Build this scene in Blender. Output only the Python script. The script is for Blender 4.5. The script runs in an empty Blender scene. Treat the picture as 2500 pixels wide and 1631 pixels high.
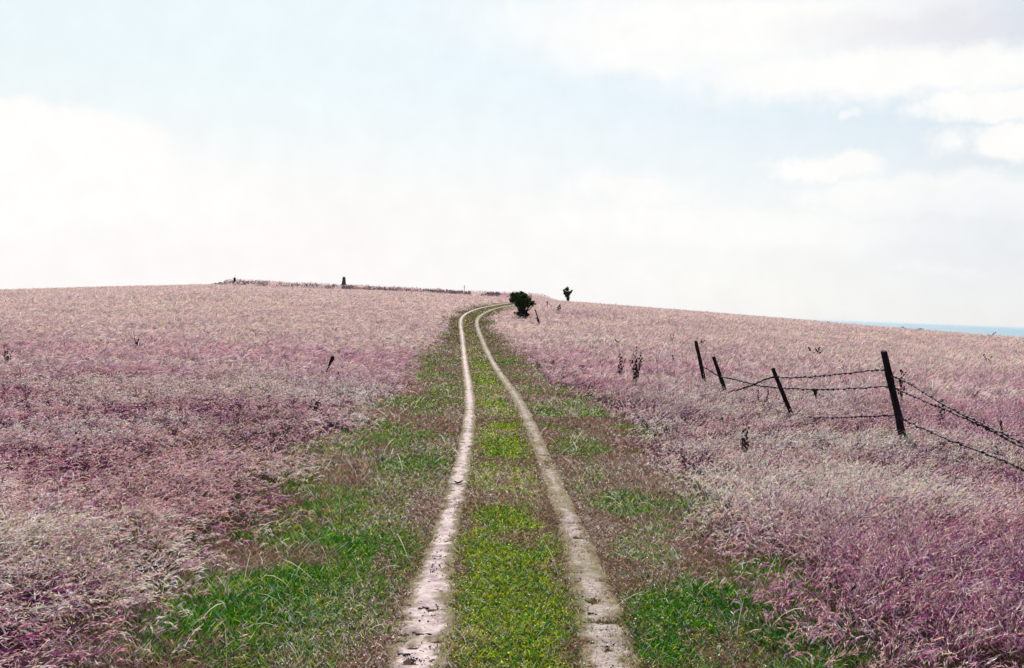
import bpy, math, random
import numpy as np
from mathutils import Matrix, Vector

R = math.radians
SC = bpy.context.scene
COL = SC.collection

# ------------------------------------------------------------------ camera
EYE = 1.9
PITCH, ROLL, LENS = R(1.46), R(2.12), 35.0
cd = bpy.data.cameras.new("camera")
cd.sensor_width = 36.0
cd.lens = LENS
cd.clip_start = 0.05
cd.clip_end = 400000.0
cam = bpy.data.objects.new("camera", cd)
COL.objects.link(cam)
CAM_ROT = Matrix.Rotation(math.pi / 2 - PITCH, 3, 'X') @ Matrix.Rotation(ROLL, 3, 'Z')
cam.matrix_world = Matrix.Translation((0, 0, EYE)) @ CAM_ROT.to_4x4()
SC.camera = cam

# ------------------------------------------------------------------ exposure
SC.view_settings.view_transform = 'Standard'
SC.view_settings.look = 'None'
SC.view_settings.exposure = 1.1
SC.view_settings.gamma = 1.0
SC.view_settings.use_curve_mapping = False
SC.cycles.max_bounces = 6
SC.cycles.diffuse_bounces = 3
SC.cycles.transmission_bounces = 3
SC.cycles.volume_bounces = 0

# ------------------------------------------------------------------ sun
SUN_EL, SUN_AZ = R(47), R(-6)          # azimuth measured from +Y towards +X
sd = bpy.data.lights.new("sun", 'SUN')
sd.energy = 5.0
sd.angle = R(0.5)
sd.color = (1.0, 0.95, 0.88)
sun = bpy.data.objects.new("sun", sd)
COL.objects.link(sun)
sdir = Vector((math.sin(SUN_AZ) * math.cos(SUN_EL), math.cos(SUN_AZ) * math.cos(SUN_EL), math.sin(SUN_EL)))
sun.rotation_euler = sdir.to_track_quat('Z', 'Y').to_euler()
sun.location = (0, 0, 30)


def pix_dir(px, py):
    """world direction seen at a place of the 2500 x 1631 photograph"""
    f = LENS / 36.0 * 2500
    return (CAM_ROT @ Vector(((px - 1250) / f, (815.5 - py) / f, -1))).normalized()


def azel(px, py):
    d = pix_dir(px, py)
    return math.atan2(d.x, d.y), math.asin(d.z)


# ------------------------------------------------------------------ node helper
class NT:
    def __init__(self, tree):
        self.t = tree
        self.n = tree.nodes
        self.l = tree.links

    def node(self, kind, **kw):
        n = self.n.new(kind)
        for k, v in kw.items():
            setattr(n, k, v)
        return n

    def put(self, sock, v):
        if isinstance(v, bpy.types.NodeSocket):
            self.l.new(v, sock)
        elif v is not None:
            sock.default_value = v

    def math(self, op, a, b=None, c=None, clamp=False):
        n = self.node('ShaderNodeMath', operation=op, use_clamp=clamp)
        self.put(n.inputs[0], a)
        if b is not None:
            self.put(n.inputs[1], b)
        if c is not None:
            self.put(n.inputs[2], c)
        return n.outputs[0]

    def remap(self, v, a, b, c=0.0, d=1.0):
        n = self.node('ShaderNodeMapRange', interpolation_type='SMOOTHSTEP')
        self.put(n.inputs[0], v)
        for i, q in enumerate((a, b, c, d)):
            n.inputs[i + 1].default_value = q
        return n.outputs[0]

    def mix(self, f, a, b, blend='MIX'):
        n = self.node('ShaderNodeMix', data_type='RGBA', blend_type=blend)
        self.put(n.inputs[0], f)
        for s, v in ((n.inputs[6], a), (n.inputs[7], b)):
            if isinstance(v, (tuple, list)):
                v = tuple(v) + (1.0,) if len(v) == 3 else tuple(v)
            self.put(s, v)
        return n.outputs[2]

    def noise(self, vec, scale, detail=4.0, rough=0.55, dist=0.0):
        n = self.node('ShaderNodeTexNoise')
        if vec is not None:
            self.l.new(vec, n.inputs['Vector'])
        n.inputs['Scale'].default_value = scale
        n.inputs['Detail'].default_value = detail
        n.inputs['Roughness'].default_value = rough
        n.inputs['Distortion'].default_value = dist
        return n


# ------------------------------------------------------------------ sky
world = bpy.data.worlds.new("World")
SC.world = world
world.use_nodes = True
W = NT(world.node_tree)
W.n.clear()
SKY_K = 0.05
sky = W.node('ShaderNodeTexSky', sky_type='NISHITA')
sky.sun_disc = False
sky.sun_elevation = SUN_EL
sky.sun_rotation = SUN_AZ
sky.altitude = 100.0
sky.air_density = 1.0
sky.dust_density = 1.6
sky.ozone_density = 1.0
tc = W.node('ShaderNodeTexCoord')
DIR = tc.outputs['Generated']
sx = W.node('ShaderNodeSeparateXYZ')
W.l.new(DIR, sx.inputs[0])
AZ = W.math('ARCTAN2', sx.outputs[0], sx.outputs[1])
EL = W.math('ARCSINE', sx.outputs[2])
n1 = W.noise(DIR, 9.0, 6.0, 0.6)
n2 = W.noise(DIR, 34.0, 5.0, 0.6)
sep = W.node('ShaderNodeSeparateColor')
W.l.new(n1.outputs['Color'], sep.inputs[0])
sep2 = W.node('ShaderNodeSeparateColor')
W.l.new(n2.outputs['Color'], sep2.inputs[0])


def wob(base, a, b, ka, kb):
    t = W.math('MULTIPLY_ADD', W.math('SUBTRACT', a, 0.5), ka, base)
    return W.math('MULTIPLY_ADD', W.math('SUBTRACT', b, 0.5), kb, t)


AZW = wob(AZ, sep.outputs[0], sep2.outputs[0], 0.13, 0.06)
ELW = wob(EL, sep.outputs[1], sep2.outputs[1], 0.035, 0.034)


def blob(px, py, rx, ry, gain=1.0, soft=0.55):
    a, e = azel(px, py)
    k = 1.0 / (LENS / 36 * 2500)
    dx = W.math('MULTIPLY', W.math('SUBTRACT', AZW, a), 1 / (rx * k))
    dy = W.math('MULTIPLY', W.math('SUBTRACT', ELW, e), 1 / (ry * k))
    d = W.math('SQRT', W.math('ADD', W.math('MULTIPLY', dx, dx), W.math('MULTIPLY', dy, dy)))
    return W.remap(d, 1 + soft, 1 - soft, 0.0, gain)


CLOUDS = [  # place in the photograph, half width, half height, strength, softness
    (20, 345, 320, 105, 1.0, .16), (120, 470, 420, 90, .9, .6), (380, 505, 190, 40, .8, .6),
    (1800, 70, 560, 95, 1.0, .6), (1650, 130, 260, 60, .9, .5), (2150, 170, 480, 62, 1.0, .5),
    (1360, 25, 150, 35, .7, .6), (1770, 225, 90, 30, .5, .7),
    (2390, 250, 135, 42, 1.0, .35), (2460, 340, 130, 42, 1.0, .35), (2030, 412, 150, 30, .95, .4),
    (2290, 480, 290, 48, .95, .4), (1570, 465, 150, 38, .8, .5), (1600, 545, 260, 40, .8, .6),
    (1960, 560, 300, 40, .8, .6), (2290, 655, 70, 10, .6, .6), (2110, 275, 25, 12, .6, .6),
]
cov = None
for c in CLOUDS:
    m = blob(*c)
    cov = m if cov is None else W.math('MAXIMUM', cov, m)
grey = blob(2440, 52, 330, 42, 0.5, .8)
behind = W.remap(n1.outputs['Fac'], 0.55, 0.75, 0.0, 0.12)           # loose cloud everywhere else
side = W.remap(sx.outputs[1], 0.75, 0.55)
cov = W.math('MAXIMUM', cov, W.math('MULTIPLY', behind, side))
fwd = W.remap(sx.outputs[1], -0.2, 0.75)
low = W.remap(EL, R(14), R(3.5))                                         # milky air near the horizon
leftw = W.remap(AZ, R(32), R(-20))
veil = W.math('MULTIPLY', fwd, W.math('MULTIPLY_ADD', leftw, 0.40, 0.44))
veil = W.math('MAXIMUM', veil, W.math('MULTIPLY', low, W.math('MULTIPLY_ADD', leftw, 0.25, 0.7)))
bg = W.mix(veil, sky.outputs[0], (8.6, 9.5, 9.6))
bg = W.mix(W.math('MULTIPLY', low, W.math('MULTIPLY_ADD', leftw, 0.42, 0.48)), bg, (9.75, 9.35, 9.2))
bg = W.mix(W.math('MULTIPLY', cov, 0.95), bg, (9.85, 9.75, 9.6))
bg = W.mix(grey, bg, (7.0, 6.9, 7.6))
bg = W.mix(blob(2500, 600, 330, 130, 0.5, .9), bg, (7.6, 7.85, 8.5))
mott = W.math('MULTIPLY_ADD', W.math('SUBTRACT', n2.outputs['Fac'], 0.5), 0.09, 0.955)
mv = W.node('ShaderNodeCombineXYZ')
for i_ in range(3):
    W.l.new(mott, mv.inputs[i_])
bg = W.mix(1.0, bg, mv.outputs[0], 'MULTIPLY')
bgn = W.node('ShaderNodeBackground')
W.l.new(bg, bgn.inputs[0])
bgn.inputs[1].default_value = SKY_K
wo = W.node('ShaderNodeOutputWorld')
W.l.new(bgn.outputs[0], wo.inputs[0])

# ------------------------------------------------------------------ numeric helpers
rng = np.random.default_rng(7)


def hash2(i, j, s):
    i = i.astype(np.int64).astype(np.uint64)
    j = j.astype(np.int64).astype(np.uint64)
    h = i * np.uint64(374761393) + j * np.uint64(668265263) + np.uint64(s * 144665 + 12345)
    h = (h ^ (h >> np.uint64(13))) * np.uint64(1274126177)
    h = h ^ (h >> np.uint64(16))
    return (h & np.uint64(0xFFFFFF)).astype(np.float64) / float(0xFFFFFF)


def vnoise(x, y, s=0):
    x = np.asarray(x, float)
    y = np.asarray(y, float)
    i, j = np.floor(x), np.floor(y)
    fx, fy = x - i, y - j
    fx = fx * fx * (3 - 2 * fx)
    fy = fy * fy * (3 - 2 * fy)
    with np.errstate(over='ignore'):
        a, b = hash2(i, j, s), hash2(i + 1, j, s)
        c, d = hash2(i, j + 1, s), hash2(i + 1, j + 1, s)
    return (a * (1 - fx) + b * fx) * (1 - fy) + (c * (1 - fx) + d * fx) * fy


def fbm(x, y, s=0, oct=4):
    t, a, tot = 0.0, 1.0, 0.0
    x = np.asarray(x, float)
    y = np.asarray(y, float)
    for o in range(oct):
        t = t + a * vnoise(x * 2 ** o + 17.3 * o, y * 2 ** o - 9.1 * o, s + o)
        tot += a
        a *= 0.5
    return t / tot


def smooth(v, a, b):
    t = np.clip((np.asarray(v, float) - a) / (b - a), 0, 1)
    return t * t * (3 - 2 * t)


def curve(xs, ys):
    """smooth interpolation through points (monotone-ish cubic)"""
    xs, ys = np.array(xs, float), np.array(ys, float)
    h = np.diff(xs)
    dl = np.diff(ys) / h
    m = np.zeros_like(xs)
    for i in range(1, len(xs) - 1):
        m[i] = 0 if dl[i - 1] * dl[i] <= 0 else 2 * dl[i - 1] * dl[i] / (dl[i - 1] + dl[i])
    m[0], m[-1] = dl[0], dl[-1]

    def f(v):
        v = np.clip(np.asarray(v, float), xs[0], xs[-1])
        k = np.clip(np.searchsorted(xs, v) - 1, 0, len(xs) - 2)
        t = (v - xs[k]) / h[k]
        return ((2 * t**3 - 3 * t**2 + 1) * ys[k] + (t**3 - 2 * t**2 + t) * h[k] * m[k]
                + (-2 * t**3 + 3 * t**2) * ys[k + 1] + (t**3 - t**2) * h[k] * m[k + 1])
    return f


# ------------------------------------------------------------------ the lie of the land
SEA_Z = -60.0
AXIS = curve([-400, -60, 0, 18, 33, 45, 55, 65, 80, 100, 125, 150, 172, 200, 260, 400, 800, 1600, 3000],
             [-20, -1, 0, 0, -.10, .0, .36, .92, 1.75, 2.3, 2.85, 3.25, 3.5, 3.6, 2.6, -3, -22, -66, -75])
CROSS = curve([-1500, -400, -150, -87, -73, -59, -50, -24, 0, 9, 60, 120, 300, 1500],
              [-70, -28, -6.5, -1.85, -.85, -.0, .45, .42, .05, -.22, -2.4, -5.7, -19, -70])
BANK_Y = 168.0


def bank(x, y):
    along = smooth(x, -51, -46.5) * (1 - smooth(x, 4.5, 8.5))
    hgt = 0.98 + 0.02 * smooth(x, -30, 2) + 0.25 * smooth(x, -38, -44)
    hgt = hgt + 0.12 * (vnoise(x * .35, y * 0 + 3, 41) - .5) * 2
    yy = y - BANK_Y - 0.03 * x
    return along * hgt * np.where(yy < 0, np.exp(-(yy / 2.2)**2), np.exp(-(yy / 6.0)**2))


def height(x, y):
    x = np.asarray(x, float)
    y = np.asarray(y, float)
    w = smooth(y, 5, 130)
    xe = np.where(x < 0, x * np.clip(168 / np.maximum(y, 60), .8, 2.0), x)
    z = AXIS(y) + CROSS(xe) * w
    z = z + 0.10 * (fbm(x / 9, y / 9, 3, 3) - .5) * smooth(np.abs(x), 1.5, 6)
    z = z + 0.25 * (fbm(x / 40, y / 40, 5, 2) - .5) * smooth(y, 30, 80)
    return z + bank(x, y)


def ground_at(px, py, dz=0.0):
    """where the line of sight through a place of the photograph meets the land (dz above it)"""
    d = pix_dir(px, py)
    t = np.concatenate([np.arange(2, 40, .02), np.arange(40, 260, .1)])
    x, y, z = d.x * t, d.y * t, EYE + d.z * t
    k = np.nonzero(z < height(x, y) + dz)[0]
    k = k[0] if len(k) else len(t) - 1
    return float(x[k]), float(y[k]), float(height(x[k], y[k]))


def land(x, y):
    return float(height(x, y))


def resample(pts, n):
    p = np.array(pts, float)
    for _ in range(2):
        q = p.copy()
        q[1:-1] = .25 * p[:-2] + .5 * p[1:-1] + .25 * p[2:]
        p = q
    s = np.concatenate([[0], np.cumsum(np.hypot(*np.diff(p, axis=0).T))])
    # catmull-rom on arc length
    u = np.linspace(0, s[-1], n)
    k = np.clip(np.searchsorted(s, u) - 1, 0, len(s) - 2)
    t = ((u - s[k]) / (s[k + 1] - s[k]))[:, None]
    m = np.gradient(p, s, axis=0)
    h = (s[k + 1] - s[k])[:, None]
    return ((2 * t**3 - 3 * t**2 + 1) * p[k] + (t**3 - 2 * t**2 + t) * h * m[k]
            + (-2 * t**3 + 3 * t**2) * p[k + 1] + (t**3 - t**2) * h * m[k + 1]), u


LEFT_PX = [(1022, 1613), (1036, 1527), (1046, 1459), (1063, 1391), (1084, 1322), (1104, 1237), (1118, 1185),
           (1132, 1117), (1141, 1075), (1148, 1029), (1150, 983), (1144, 942), (1139, 905), (1131, 868), (1131, 837),
           (1130, 813), (1122, 790), (1120, 779), (1132, 767), (1154, 759), (1173, 755), (1210, 747), (1250, 741)]
RIGHT_PX = [(1492, 1613), (1472, 1544), (1458, 1476), (1434, 1425), (1419, 1356), (1405, 1305), (1381, 1254),
            (1361, 1203), (1343, 1155), (1316, 1100), (1290, 1017), (1269, 983), (1244, 946), (1222, 912), (1201, 887),
            (1188, 856), (1180, 831), (1168, 807), (1159, 791), (1162, 779), (1173, 769), (1192, 760), (1225, 752), (1262, 745)]


def rut_line(pxs):
    g = [ground_at(*p)[:2] for p in pxs]
    a, b = g[0], g[2]
    u = ((a[0] - b[0]) / (a[1] - b[1]))
    start = [(a[0] + u * (yy - a[1]), yy) for yy in (-3.0, -1.0, 1.0, 3.0)]
    return start + g


RUTS = [resample(rut_line(LEFT_PX), 2600), resample(rut_line(RIGHT_PX), 2600)]
_c = .5 * (RUTS[0][0] + RUTS[1][0])
TRACK = np.concatenate([_c[:1300:6], _c[1300::12]])


def dist_to(pts, x, y):
    out = np.full(x.shape, 1e9)
    q = pts.astype(np.float32)
    for i in range(0, len(x), 20000):
        dx = x[i:i + 20000, None].astype(np.float32) - q[None, :, 0]
        dy = y[i:i + 20000, None].astype(np.float32) - q[None, :, 1]
        out[i:i + 20000] = np.sqrt((dx * dx + dy * dy).min(1))
    return out


def track_dist(x, y):
    """signed-ish distance from the middle of the track (negative on its left), and distance to nearest rut"""
    far = (y > 100) | (np.abs(x) > 30)
    d = np.full(x.shape, 60.0)
    r = np.full(x.shape, 60.0)
    k = ~far
    if k.any():
        d[k] = dist_to(TRACK, x[k], y[k])
        r[k] = np.minimum(dist_to(RUTS[0][0][::4], x[k], y[k]), dist_to(RUTS[1][0][::4], x[k], y[k]))
    return d, r


# ------------------------------------------------------------------ object helpers
def tag(o, label=None, cat=None, group=None, kind=None):
    for k, v in (('label', label), ('category', cat), ('group', group), ('kind', kind)):
        if v:
            o[k] = v
    return o


def link(name, me, mat=None, parent=None):
    o = bpy.data.objects.new(name, me)
    COL.objects.link(o)
    if mat:
        me.materials.append(mat)
    if parent:
        o.parent = parent
    return o


def np_mesh(name, v, quads, col=None, smooth_shade=False):
    """mesh from arrays: v (n,3), quads (m,4), col (n,3)"""
    me = bpy.data.meshes.new(name)
    v = np.ascontiguousarray(v, np.float32)
    quads = np.ascontiguousarray(quads, np.int32)
    me.vertices.add(len(v))
    me.vertices.foreach_set('co', v.ravel())
    me.loops.add(quads.size)
    me.loops.foreach_set('vertex_index', quads.ravel())
    me.polygons.add(len(quads))
    me.polygons.foreach_set('loop_start', np.arange(0, quads.size, quads.shape[1], dtype=np.int32))
    if smooth_shade:
        me.polygons.foreach_set('use_smooth', np.ones(len(quads), bool))
    me.update(calc_edges=True)
    if col is not None:
        at = me.attributes.new('tint', 'FLOAT_COLOR', 'POINT')
        c4 = np.ones((len(v), 4), np.float32)
        c4[:, :3] = col
        at.data.foreach_set('color', c4.ravel())
    return me


def empty(name, loc, rz=0.0):
    o = bpy.data.objects.new(name, None)
    COL.objects.link(o)
    o.location = loc
    o.rotation_euler = (0, 0, rz)
    o.empty_display_size = 0.2
    return o


class MB:
    """collects tubes and lumps and builds one mesh"""
    def __init__(self):
        self.v, self.f = [], []

    def tube(self, pts, radii, n=7, cap=True, wob=0.0, rnd=random):
        base = len(self.v)
        pts = [Vector(p) for p in pts]
        ref = Vector((0.3, 1, 0.1))
        for i, p in enumerate(pts):
            t = (pts[min(i + 1, len(pts) - 1)] - pts[max(i - 1, 0)]).normalized()
            a = t.cross(ref)
            if a.length < .05:
                a = t.cross(Vector((1, 0, .2)))
            a.normalize()
            b = t.cross(a)
            r = radii[i] if hasattr(radii, '__len__') else radii
            for k in range(n):
                q = 2 * math.pi * k / n
                rr = r * (1 + wob * (rnd.random() - .5))
                self.v.append(p + a * math.cos(q) * rr + b * math.sin(q) * rr)
        for i in range(len(pts) - 1):
            for k in range(n):
                a0 = base + i * n + k
                a1 = base + i * n + (k + 1) % n
                self.f.append((a0, a1, a1 + n, a0 + n))
        if cap:
            self.f.append(tuple(base + k for k in range(n))[::-1])
            self.f.append(tuple(base + (len(pts) - 1) * n + k for k in range(n)))

    def lump(self, c, r, squash=1.0, rough=.3, rnd=random, nu=8, nv=5):
        base = len(self.v)
        c = Vector(c)
        for j in range(nv + 1):
            ph = math.pi * j / nv
            for i in range(nu):
                th = 2 * math.pi * i / nu
                q = r * (1 + rough * (rnd.random() - .5) * 2)
                self.v.append(c + Vector((q * math.sin(ph) * math.cos(th), q * math.sin(ph) * math.sin(th),
                                          q * squash * math.cos(ph))))
        for j in range(nv):
            for i in range(nu):
                a = base + j * nu + i
                b = base + j * nu + (i + 1) % nu
                self.f.append((a, a + nu, b + nu, b))

    def build(self, name, mat, parent=None, smooth_shade=True):
        me = bpy.data.meshes.new(name)
        me.from_pydata([tuple(p) for p in self.v], [], self.f)
        me.polygons.foreach_set('use_smooth', np.full(len(me.polygons), smooth_shade))
        me.update()
        return link(name, me, mat, parent)


# ------------------------------------------------------------------ materials
def new_mat(name):
    m = bpy.data.materials.new(name)
    m.use_nodes = True
    t = NT(m.node_tree)
    t.n.clear()
    out = t.node('ShaderNodeOutputMaterial')
    return m, t, out


def leaf_mat(name, trans=0.4, gain=1.0):
    m, t, out = new_mat(name)
    a = t.node('ShaderNodeAttribute', attribute_name='tint')
    d = t.node('ShaderNodeBsdfDiffuse')
    tr = t.node('ShaderNodeBsdfTranslucent')
    t.l.new(a.outputs['Color'], d.inputs[0])
    t.l.new(a.outputs['Color'], tr.inputs[0])
    mx = t.node('ShaderNodeMixShader')
    mx.inputs[0].default_value = trans
    t.l.new(d.outputs[0], mx.inputs[1])
    t.l.new(tr.outputs[0], mx.inputs[2])
    t.l.new(mx.outputs[0], out.inputs[0])
    return m


def noise_mat(name, c1, c2, scale, rough=.9, bump=.0, c3=None, spec=.2, stretch=(1, 1, 1), lo=.35, hi=.65):
    m, t, out = new_mat(name)
    co = t.node('ShaderNodeTexCoord')
    mp = t.node('ShaderNodeMapping')
    mp.inputs['Scale'].default_value = stretch
    t.l.new(co.outputs['Object'], mp.inputs[0])
    n = t.noise(mp.outputs[0], scale, 8, .62)
    c = t.mix(t.remap(n.outputs['Fac'], lo, hi), c1, c2)
    if c3:
        n3 = t.noise(mp.outputs[0], scale * 4.3, 5, .6)
        c = t.mix(t.remap(n3.outputs['Fac'], .5, .72), c, c3)
    b = t.node('ShaderNodeBsdfPrincipled')
    t.l.new(c, b.inputs['Base Color'])
    b.inputs['Roughness'].default_value = rough
    b.inputs['Specular IOR Level'].default_value = spec
    if bump:
        bp = t.node('ShaderNodeBump')
        bp.inputs['Strength'].default_value = bump
        bp.inputs['Distance'].default_value = .02
        t.l.new(n.outputs['Fac'], bp.inputs['Height'])
        t.l.new(bp.outputs[0], b.inputs['Normal'])
    t.l.new(b.outputs[0], out.inputs[0])
    return m


M_GRASS = leaf_mat('dry_grass', .28)
M_TURF = leaf_mat('turf', .32)
M_LEAF = leaf_mat('dark_leaves', .18)
M_WOOD = noise_mat('weathered_post_wood', (.024, .020, .024), (.012, .010, .012), 9, .92, .6, (.045, .04, .042), .05, (1, 1, .12))
M_WIRE = noise_mat('rusty_wire', (.035, .012, .022), (.018, .008, .016), 30, .7, 0, None, .3)
M_BARK = noise_mat('bark', (.030, .025, .022), (.016, .013, .012), 14, .95, .5, None, .1)
M_STALK = noise_mat('dry_weed_stalk', (.075, .062, .04), (.03, .035, .025), 20, .9, 0, None, .1)
M_SEED = noise_mat('brown_seed_heads', (.042, .032, .030), (.022, .020, .022), 40, .95, 0, None, .1)
M_STONE = noise_mat('pillar_concrete', (.10, .095, .10), (.06, .055, .07), 5, .9, .2, None, .2)
M_CLOD = noise_mat('dark_clod', (.045, .028, .040), (.018, .012, .022), 22, .95, .6, None, .1)

# chalk of the wheel ruts
m, t, out = new_mat('pale_chalk')
M_CHALK = m
a = t.node('ShaderNodeAttribute', attribute_name='tint')
geo = t.node('ShaderNodeNewGeometry')
n = t.noise(geo.outputs['Position'], 26, 8, .7)
nb = t.noise(geo.outputs['Position'], 5, 4, .6)
c = t.mix(t.remap(n.outputs['Fac'], .38, .62), (.72, .68, .68), (1.0, 1.0, 1.0))
c = t.mix(1.0, a.outputs['Color'], c, 'MULTIPLY')
b = t.node('ShaderNodeBsdfPrincipled')
t.l.new(c, b.inputs['Base Color'])
b.inputs['Roughness'].default_value = .95
b.inputs['Specular IOR Level'].default_value = .1
bp = t.node('ShaderNodeBump')
bp.inputs['Strength'].default_value = .8
bp.inputs['Distance'].default_value = .02
t.l.new(n.outputs['Fac'], bp.inputs['Height'])
t.l.new(bp.outputs[0], b.inputs['Normal'])
t.l.new(b.outputs[0], out.inputs[0])

# ground litter
m, t, out = new_mat('ground_litter')
M_GROUND = m
a = t.node('ShaderNodeAttribute', attribute_name='tint')
geo = t.node('ShaderNodeNewGeometry')
n = t.noise(geo.outputs['Position'], 14, 8, .7)
c = t.mix(t.remap(n.outputs['Fac'], .36, .64), (.55, .5, .5), (1.15, 1.12, 1.1))
c = t.mix(1.0, a.outputs['Color'], c, 'MULTIPLY')
b = t.node('ShaderNodeBsdfPrincipled')
t.l.new(c, b.inputs['Base Color'])
b.inputs['Roughness'].default_value = 1.0
b.inputs['Specular IOR Level'].default_value = .0
t.l.new(b.outputs[0], out.inputs[0])

# sea
m, t, out = new_mat('sea_water')
M_SEA = m
geo = t.node('ShaderNodeNewGeometry')
n = t.noise(geo.outputs['Position'], .0006, 5, .6)
b = t.node('ShaderNodeBsdfPrincipled')
t.l.new(t.mix(n.outputs['Fac'], (.095, .16, .205), (.12, .19, .235)), b.inputs['Base Color'])
b.inputs['Roughness'].default_value = .7
b.inputs['Specular IOR Level'].default_value = .15
t.l.new(b.outputs[0], out.inputs[0])


# ------------------------------------------------------------------ colour zones of the land
def zones(x, y):
    """slow patterns over the field: p pale wind-laid, q purple, g green undergrowth"""
    # rotate so that streaks follow the wind
    u, v = x * .80 + y * .6, -x * .6 + y * .80
    p = fbm(u / 3.2, v / 1.1, 11, 4)
    q = fbm(x / 5.5 + 40, y / 6.5, 21, 4)
    g = fbm(x / 1.9, y / 2.6 + 13, 31, 4)
    return p, q, g


def verge_half(x, y):
    """half width of the short grass on either side of the track"""
    base = np.where(x < 0, 2.0, 1.75)
    base = base * (1 - .35 * smooth(y, 35, 62))
    return base + (fbm(x / 1.3, y / 1.7, 51, 3) - .5) * 1.3


# ------------------------------------------------------------------ ground sheet
th = np.concatenate([np.linspace(-180, -44, 46)[:-1], np.linspace(-44, 44, 420), np.linspace(44, 180, 46)[1:-1]])
th = np.radians(th)
rr = np.concatenate([[0.15, .4, .8, 1.2, 1.6], np.geomspace(2, 260, 330), np.geomspace(260, 3000, 50)[1:]])
TT, RR = np.meshgrid(th, rr)
gx, gy = (RR * np.sin(TT)).ravel(), (RR * np.cos(TT)).ravel()
gz = height(gx, gy)
nT, nR = len(th), len(rr)
ii, jj = np.meshgrid(np.arange(nR - 1), np.arange(nT), indexing='ij')
a0 = (ii * nT + jj).ravel()
a1 = (ii * nT + (jj + 1) % nT).ravel()
quads = np.stack([a0, a0 + nT, a1 + nT, a1], 1)
td, rd = track_dist(gx, gy)
p, q, g = zones(gx, gy)
inside = 1 - smooth(td - verge_half(gx, gy), -.3, .35)
cg = np.empty((len(gx), 3))
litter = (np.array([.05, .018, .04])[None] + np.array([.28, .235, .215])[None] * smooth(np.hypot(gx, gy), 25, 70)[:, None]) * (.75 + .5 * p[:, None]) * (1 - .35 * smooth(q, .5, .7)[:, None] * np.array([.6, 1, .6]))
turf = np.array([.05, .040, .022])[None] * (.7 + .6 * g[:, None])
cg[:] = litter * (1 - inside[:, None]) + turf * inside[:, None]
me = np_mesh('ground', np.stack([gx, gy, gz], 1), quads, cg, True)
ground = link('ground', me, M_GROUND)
tag(ground, kind='structure')

# sea out to the horizon
n = 96
sv = [(0, 0, SEA_Z)] + [(90000 * math.cos(2 * math.pi * k / n), 90000 * math.sin(2 * math.pi * k / n), SEA_Z) for k in range(n)]
me = bpy.data.meshes.new('sea')
me.from_pydata(sv, [], [(0, 1 + k, 1 + (k + 1) % n) for k in range(n)])
sea = link('sea', me, M_SEA)
tag(sea, kind='structure')

# ------------------------------------------------------------------ the two wheel ruts
for side_i, (line, u) in enumerate(RUTS):
    tan = np.gradient(line, axis=0)
    tan /= np.linalg.norm(tan, axis=1)[:, None]
    nor = np.stack([tan[:, 1], -tan[:, 0]], 1)
    nw = 21
    wv = np.linspace(-1, 1, nw)
    half = (.055 if side_i == 0 else .056) * (.8 + .5 * fbm(u / .8, u * 0 + 5 * side_i, 61 + side_i, 3))
    half = half * (1 - .40 * smooth(line[:, 1], 5.5, 9.5) + .06 * smooth(line[:, 1], 30, 60))
    pos = line[:, None, :] + nor[:, None, :] * (wv[None, :, None] * half[:, None, None] * 3.6)
    X, Y = pos[..., 0].ravel(), pos[..., 1].ravel()
    A = np.tile(np.abs(wv), (len(u), 1)).ravel()
    D = np.hypot(X, Y)
    z = height(X, Y) + .008 + .0007 * D
    dent = smooth(fbm(X / .12, Y / .06, 71, 3), .62, .74) * (1 - smooth(D, 12, 25))
    z = z + .016 * (fbm(X / .16, Y / .16, 73, 3) - .5) * 2 * (1 - smooth(D, 15, 30)) - .020 * dent
    z = z - .03 * smooth(A, .72, 1.0)
    Af = A + .46 * (fbm(X / .09, Y / .12, 75, 4) - .5) * 2 + .18 * (fbm(X / .025, Y / .03, 76, 2) - .5) * 2
    patch = fbm(X / .35, Y / .6, 77 + side_i, 3)
    if side_i == 0:
        cc = np.array([.385, .32, .315])[None] * (.86 + .28 * patch[:, None])
        gmix = np.clip(smooth(Af, .24, .60) + .5 * smooth(fbm(X / .22, Y / .3, 78, 3), .56, .68) * smooth(Af, .02, .3), 0, 1)
    else:
        cc = np.array([.30, .255, .245])[None] * (.82 + .3 * patch[:, None])
        gmix = np.clip(smooth(Af, .15, .62) + smooth(patch, .42, .62) * .65 + .28 * smooth(D, 7, 11) * (1 - smooth(D, 24, 34)), 0, 1)
    dark_fleck = smooth(fbm(X / .10, Y / .07, 79, 4), .55, .64) * (1 - .6 * smooth(D, 8, 20)) * (.55 if side_i == 0 else .2)  # purplish dark flecks mixed into the rut colour, fainter farther off
    cc = cc * (1 - dark_fleck[:, None]) + np.array([.16, .11, .15])[None] * dark_fleck[:, None]
    cc = cc * (1 - gmix[:, None]) + np.array([.135, .115, .07])[None] * gmix[:, None]
    k = np.arange((len(u) - 1))[:, None] * nw + np.arange(nw - 1)[None]
    k = k.ravel()
    me = np_mesh('path', np.stack([X, Y, z], 1), np.stack([k, k + 1, k + nw + 1, k + nw], 1), cc, True)
    o = link('path', me, M_CHALK)
    tag(o, label=('bare pale chalk wheel rut, the clearer left one of the track' if side_i == 0
                  else 'right wheel rut of the track, half grown over with grass'), kind='structure')

# ------------------------------------------------------------------ grass
HALF_ANG = R(36)
BACK = 2.6


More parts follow.
